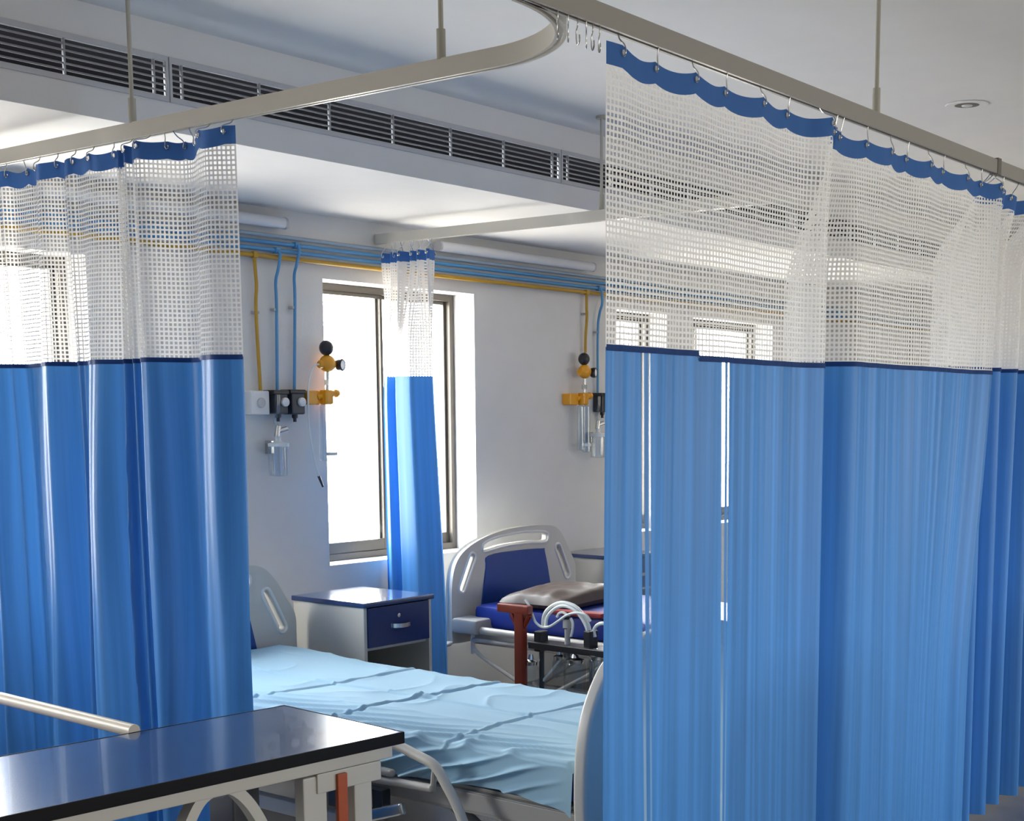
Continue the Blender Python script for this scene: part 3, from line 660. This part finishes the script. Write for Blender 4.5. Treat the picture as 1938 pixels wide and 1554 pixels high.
# brown pillow, creased, and the red cloth under its edge
def pillow(cx, cy, zb, lx, ly, h, rz):
    bm = bmesh.new(); N = 28; top = []; bot = []
    for i in range(N+1):
        a = []; b = []
        for j in range(N+1):
            u, v = -1+2*i/N, -1+2*j/N
            e = (1-u**4)**.5*(1-v**4)**.5
            pin = 1-.10*(1-abs(u))**1*(abs(v)**2) - .06*(1-abs(v))*(abs(u)**2)
            x, y = u*lx*.5*pin, v*ly*.5*pin
            wz = .012*mnoise.noise(Vector((u*2.5, v*3.5, 5)))*e
            a.append(Vector((x, y, h*.30+h*.70*e+wz))); b.append(Vector((x, y, h*.30-h*.28*min(1, e*1.4))))
        top.append(a); bot.append(b)
    Mx = Matrix.Translation((cx, cy, zb)) @ Matrix.Rotation(rz, 4, 'Z')
    T = [[bm.verts.new(Mx @ p) for p in r] for r in top]; B = [[bm.verts.new(Mx @ p) for p in r] for r in bot]
    for i in range(N):
        for j in range(N):
            bm.faces.new((T[i][j], T[i+1][j], T[i+1][j+1], T[i][j+1])); bm.faces.new((B[i][j], B[i][j+1], B[i+1][j+1], B[i+1][j]))
    bmesh.ops.remove_doubles(bm, verts=bm.verts[:], dist=1e-4)
    bd = [e for e in bm.edges if e.is_boundary]; bmesh.ops.bridge_loops(bm, edges=bd) if False else None
    for i in range(N):
        for A1, A2, B1, B2 in ((T[i][0], T[i+1][0], B[i][0], B[i+1][0]), (T[i][N], T[i+1][N], B[i][N], B[i+1][N]), (T[0][i], T[0][i+1], B[0][i], B[0][i+1]), (T[N][i], T[N][i+1], B[N][i], B[N][i+1])):
            try: bm.faces.new((A1, A2, B2, B1))
            except Exception: pass
    return bm
tag(obj('pillow', pillow(5.56, 4.46, .638, .62, .40, .095, .10), 'vinyl_brown'), 'shiny dark brown pillow lying on the blue mattress of the far bed', 'pillow')
tag(obj('red_folder', bx((-.035, -.14, 0), (.035, .14, .022), .006, M4=Matrix.Translation((5.26, 4.13, .637)) @ Matrix.Rotation(.10, 4, 'Z')), 'red_cloth'), 'flat red folder lying in front of the brown pillow on the far bed', 'folder')

# near bed: only its side rail reaches into the picture
bedN = thing('hospital_bed', 'hospital bed at the left side of the photo, only its cream side rail showing', 'bed', (1.45, 3.9, 0))
bed_base(bedN, 1.08, 1.80, 3.0, 4.95, .455)
headboard(bedN, 1.40, 5.03, -.03)
bm = bmesh.new(); tube(bm, [(1.955, 4.3, .852), (1.937, 3.4, .852), (1.910, 2.806, .853)], .0155, 12); nr = obj('side_rail', bm, 'rail_cream', bedN)
bm = bmesh.new(); tube(bm, [(1.92, 4.2, .47), (1.92, 3.0, .47)], .012, 8); tube(bm, [(1.94, 3.56, .45), (1.94, 3.56, .85)], .012, 8); tube(bm, [(1.95, 4.15, .45), (1.95, 4.15, .85)], .012, 8); tube(bm, [(1.92, 3.56, .47), (1.80, 3.56, .43)], .012, 8); tube(bm, [(1.92, 4.0, .47), (1.80, 4.0, .43)], .012, 8); obj('rail_bar', bm, 'bed_frame', nr)
mattress('blue mattress of the bed at the left side, behind the left curtain', 1.03, 1.85, 3.02, 4.95, .468, .60, 'vinyl_blue')

# ------------------------------------------------------------------ bedside cabinets
def cabinet(label, x0, x1, y0, y1, h):
    t = thing('bedside_cabinet', label, 'cabinet', ((x0+x1)/2, (y0+y1)/2, 0))
    b = .018; zb = .10; bm = bmesh.new()
    box(bm, (x0+.008, y0+.012, zb), (x0+.008+b, y1-.005, h-.022), .002); box(bm, (x1-.008-b, y0+.012, zb), (x1-.008, y1-.005, h-.022), .002)
    box(bm, (x0+.026, y1-.02, zb), (x1-.026, y1-.005, h-.022)); box(bm, (x0+.026, y0+.012, zb), (x1-.026, y1-.02, zb+b)); box(bm, (x0+.026, y0+.03, h-.21), (x1-.026, y1-.02, h-.195)); box(bm, (x0+.026, y0+.05, .36), (x1-.026, y1-.02, .375))
    obj('carcass', bm, 'cabinet_cream', t)
    obj('cabinet_top', bx((x0, y0, h-.022), (x1, y1, h), .004), 'top_blue', t)
    d = obj('drawer', bx((x0+.028, y0+.006, h-.195), (x1-.028, y0+.024, h-.026), .002), 'cabinet_blue', t)
    cx = (x0+x1)/2; bm = bmesh.new(); sweep(bm, spline([(cx-.048, y0+.006, h-.112), (cx-.04, y0-.014, h-.112), (cx, y0-.02, h-.114), (cx+.04, y0-.014, h-.112), (cx+.048, y0+.006, h-.112)], 5), [(-.004, -.009), (.004, -.009), (.004, .009), (-.004, .009)], uz); obj('handle', bm, 'steel', d)
    bm = bmesh.new(); lathe(bm, (cx-.005, y0+.007, h-.072), [(.009, 0), (.009, -.004), (.006, -.005)], 16, 'y'); obj('lock', bm, 'steel', d)
    obj('dark_back_panel', bx((x0+.028, y1-.026, .375), (x1-.028, y1-.021, h-.212)), 'dark_inside', t)  # darker sheet across the back of the open compartment
    for x in (x0+.05, x1-.05):
        for y in (y0+.06, y1-.06): caster(t, x, y) if False else obj('foot', cyl(bmesh.new(), (x, y, 0), (x, y, .102), .016), 'rubber', t)
    return t
cabinet('bedside cabinet with shiny blue top and dark blue drawer, beside the middle bed', 4.088, 4.508, 4.352, 4.81, .80)
cabinet('bedside cabinet of the far bed, only its blue top edge showing beside the right curtain', 6.335, 6.75, 4.70, 5.12, .80)

# ------------------------------------------------------------------ overbed table, lower left
ang = math.atan2(2.77-2.828, 2.325-1.607); tl = thing('overbed_table', 'overbed table with dark blue top and black edge, lower left of the photo', 'table', (1.8, 2.57, 0), rz=ang)
TM = Matrix.Translation((2.307, 2.5415, 0)) @ Matrix.Rotation(ang, 4, 'Z')      # origin: middle of the free short edge
LN, HWD = 1.12, .232
def tbx(lo, hi, bev=0): return bx(lo, hi, bev, M4=TM)
obj('tabletop', tbx((-LN, -HWD+.005, .826), (-.005, HWD-.005, .850), .001), 'table_blue', tl)
bm = bmesh.new(); box(bm, (-LN-.004, -HWD, .823), (0, -HWD+.006, .8508), .002, M4=TM); box(bm, (-LN-.004, HWD-.006, .823), (0, HWD, .8508), .002, M4=TM); box(bm, (-.006, -HWD, .823), (0, HWD, .8508), .002, M4=TM); box(bm, (-LN-.004, -HWD, .823), (-LN+.002, HWD, .8508), .002, M4=TM); obj('edge_band', bm, 'edge_black', tl)
bm = bmesh.new(); box(bm, (-LN+.03, -HWD+.02, .790), (-.02, -HWD+.045, .822), .004, M4=TM); box(bm, (-LN+.03, HWD-.045, .790), (-.02, HWD-.02, .822), .004, M4=TM); box(bm, (-.045, -HWD+.046, .795), (-.02, HWD-.046, .822), .003, M4=TM); obj('top_frame', bm, 'table_frame', tl)
bm = bmesh.new(); box(bm, (-.235, -HWD+.02, .745), (-.055, -HWD+.05, .79), .003, M4=TM); obj('corner_bracket', bm, 'table_frame', tl)
for x0, x1 in ((-.270, -.205), (-.130, -.078)):
    obj('leg', tbx((x0, -HWD+.025, .12), (x1, -HWD+.06, .786), .006), 'table_frame', tl)
obj('gas_spring', tbx((-.185, -HWD+.012, .12), (-.158, -HWD+.024, .782), .002), 'orange_paint', tl)
obj('dark_box', tbx((-.345, -.05, .12), (-.274, .05, .822), .006), 'plastic_dark', tl)  # added dark box filling the dark gap between brace and leg
# curved brace
bm = bmesh.new(); pts = [TM @ Vector(p) for p in spline([(-.62, -HWD+.04, .45), (-.585, -HWD+.04, .66), (-.535, -HWD+.04, .775), (-.48, -HWD+.04, .805), (-.43, -HWD+.04, .785), (-.38, -HWD+.04, .715), (-.335, -HWD+.04, .60), (-.30, -HWD+.04, .46), (-.275, -HWD+.04, .30)], 6)]
sweep(bm, pts, [(-.012, -.016), (.012, -.016), (.012, .016), (-.012, .016)], TM.to_3x3() @ Vector((0, -1, 0))); obj('curved_brace', bm, 'table_frame', tl)
bm = bmesh.new()
for y in (-HWD+.05, HWD-.05): box(bm, (-.75, y-.02, .075), (-.06, y+.02, .12), .005, M4=TM)
box(bm, (-.30, -HWD+.07, .075), (-.24, HWD-.07, .12), .005, M4=TM); obj('base_frame', bm, 'table_frame', tl)
for x in (-.72, -.09):
    for y in (-HWD+.05, HWD-.05):
        bm = bmesh.new(); lathe(bm, TM @ Vector((x, y-.012, .034)), [(.02, 0), (.033, .004), (.033, .02), (.02, .024)], 20, 'y'); c = obj('caster', bm, 'rubber', tl)
        obj('caster_fork', cyl(bmesh.new(), TM @ Vector((x, y, .045)), TM @ Vector((x, y, .08)), .01), 'steel', c)

# ------------------------------------------------------------------ suction trolley and red stand in front of the far bed
XS = 4.86
a = at(985, 1150, x=XS); zt_ = a.z
t = thing('equipment_stand', 'dark red T-shaped metal stand before the side rail of the far bed', 'stand', (a.x, a.y, 0))
obj('post', bx((a.x-.018, a.y-.026, .05), (a.x+.018, a.y+.026, zt_-.012), .006), 'red_paint', t)
b0, b1 = at(945, 1152, x=XS), at(1004, 1147, x=XS)
bm = bmesh.new(); box(bm, (a.x-.02, b1.y, zt_-.028), (a.x+.02, b0.y, zt_+.012), .007); obj('cross_bar', bm, 'red_paint', t)
bm = bmesh.new()
for s in (1, -1): tube(bm, [(a.x, a.y, zt_-.12), (a.x, a.y+s*.055, zt_-.03)], .012, 8)
obj('gusset', bm, 'red_paint', t)
bm = bmesh.new(); box(bm, (a.x-.14, a.y-.03, 0.001), (a.x+.03, a.y+.03, .05), .008); box(bm, (a.x-.03, a.y-.05, .001), (a.x+.03, a.y+.15, .05), .008); obj('base', bm, 'red_paint', t)
# trolley: black shelf bar with clamps, jars and looping hoses
XT = 4.92
P = lambda px, py: at(px, py, x=XT)
q0, q1 = P(1012, 1225), P(1150, 1238)
tr = thing('suction_trolley', 'black suction trolley with clear jars and looping white hoses, beside the red stand', 'trolley', ((q0+q1)/2).to_2d().to_3d())
obj('shelf_bar', bx((XT-.05, q1.y-.15, q1.z-.010), (XT+.05, q0.y, q1.z+.022), .005), 'plastic_black', tr)
for px in (1025, 1120):
    c = P(px, 1230); bm = bmesh.new(); cyl(bm, (c.x, c.y, .06), (c.x, c.y, c.z), .012); obj('upright', bm, 'plastic_dark', tr)
bm = bmesh.new(); c0, c1 = P(1025, 1230), P(1120, 1230); box(bm, (XT-.18, c1.y-.03, .001), (XT+.16, c1.y+.03, .06), .008); box(bm, (XT-.18, c0.y-.03, .001), (XT+.16, c0.y+.03, .06), .008); box(bm, (XT-.03, c1.y, .02), (XT+.03, c0.y, .05), .004); obj('base', bm, 'plastic_dark', tr)
c = P(1074, 1180); bm = bmesh.new(); cyl(bm, P(1074, 1245), P(1074, 1185), .013); cyl(bm, P(1074, 1188), P(1074, 1172), .021); obj('clamp_post', bm, 'bed_frame', tr)
bm = bmesh.new(); cyl(bm, P(1072, 1190), P(1072, 1166), .017); obj('clamp_knob', bm, 'plastic_black', tr)
for px in (1024, 1118):
    c = P(px, 1212); bm = bmesh.new(); box(bm, (c.x-.03, c.y-.02, c.z-.05), (c.x+.03, c.y+.02, c.z+.045), .007); obj('clamp', bm, 'plastic_black', tr)
for px, py, hh, rr in ((1013, 1250, .17, .036), (1066, 1240, .11, .03), (1096, 1246, .19, .05), (1135, 1240, .20, .036)):
    c = P(px, py); bm = bmesh.new(); lathe(bm, (c.x-.03, c.y, c.z-hh), [(rr*.8, 0), (rr, .01), (rr, hh-.03), (rr*.7, hh-.008)], 20); j = obj('jar', bm, 'clear_plastic', tr)
    bm = bmesh.new(); lathe(bm, (c.x-.03, c.y, c.z-.012), [(rr*.8, -.004), (rr*.85, .012), (rr*.4, .02), (.01, .045), (.004, .046)], 20); obj('lid', bm, 'steel', j)
def hose(px, r): obj('hose', tb(spline([at(x, y, x=XT-d) for x, y, d in px], 8), r, 10), 'hose_white', tr)
hose([(1028, 1186, .0), (1030, 1165, .0), (1041, 1150, 0), (1062, 1141, .0), (1085, 1146, .0), (1102, 1162, 0), (1114, 1185, 0), (1118, 1208, 0)], .0085)
hose([(1033, 1186, .01), (1036, 1168, .02), (1048, 1154, .02), (1064, 1147, .02), (1083, 1152, .02), (1098, 1166, .02), (1110, 1188, .02), (1114, 1210, .01)], .0075)
hose([(994, 1135, .04), (1002, 1148, .04), (1008, 1164, .04), (1014, 1178, .04), (1026, 1187, .03), (1040, 1186, .03), (1056, 1176, .03), (1072, 1165, .03), (1090, 1160, .03), (1108, 1164, .03), (1118, 1176, .02)], .006)
hose([(1054, 1168, .02), (1058, 1161, .02), (1065, 1159, .02), (1072, 1163, .02)], .006)
hose([(1126, 1206, .0), (1124, 1194, .0), (1130, 1184, .0), (1140, 1180, .0), (1150, 1184, 0), (1156, 1200, 0)], .0085)
hose([(1081, 1205, .01), (1083, 1195, .01), (1084, 1180, .01), (1080, 1170, .01)], .006)
obj('drain_tube', tb(spline([P(1068, 1238), P(1055, 1256), P(1042, 1272), P(1028, 1288), P(1018, 1310)], 6), .006, 8), 'hose_white', tr)

sc.cycles.max_bounces = 10; sc.cycles.diffuse_bounces = 5; sc.cycles.transparent_max_bounces = 20
sc.cycles.sample_clamp_indirect = 8; sc.cycles.caustics_reflective = False; sc.cycles.caustics_refractive = False
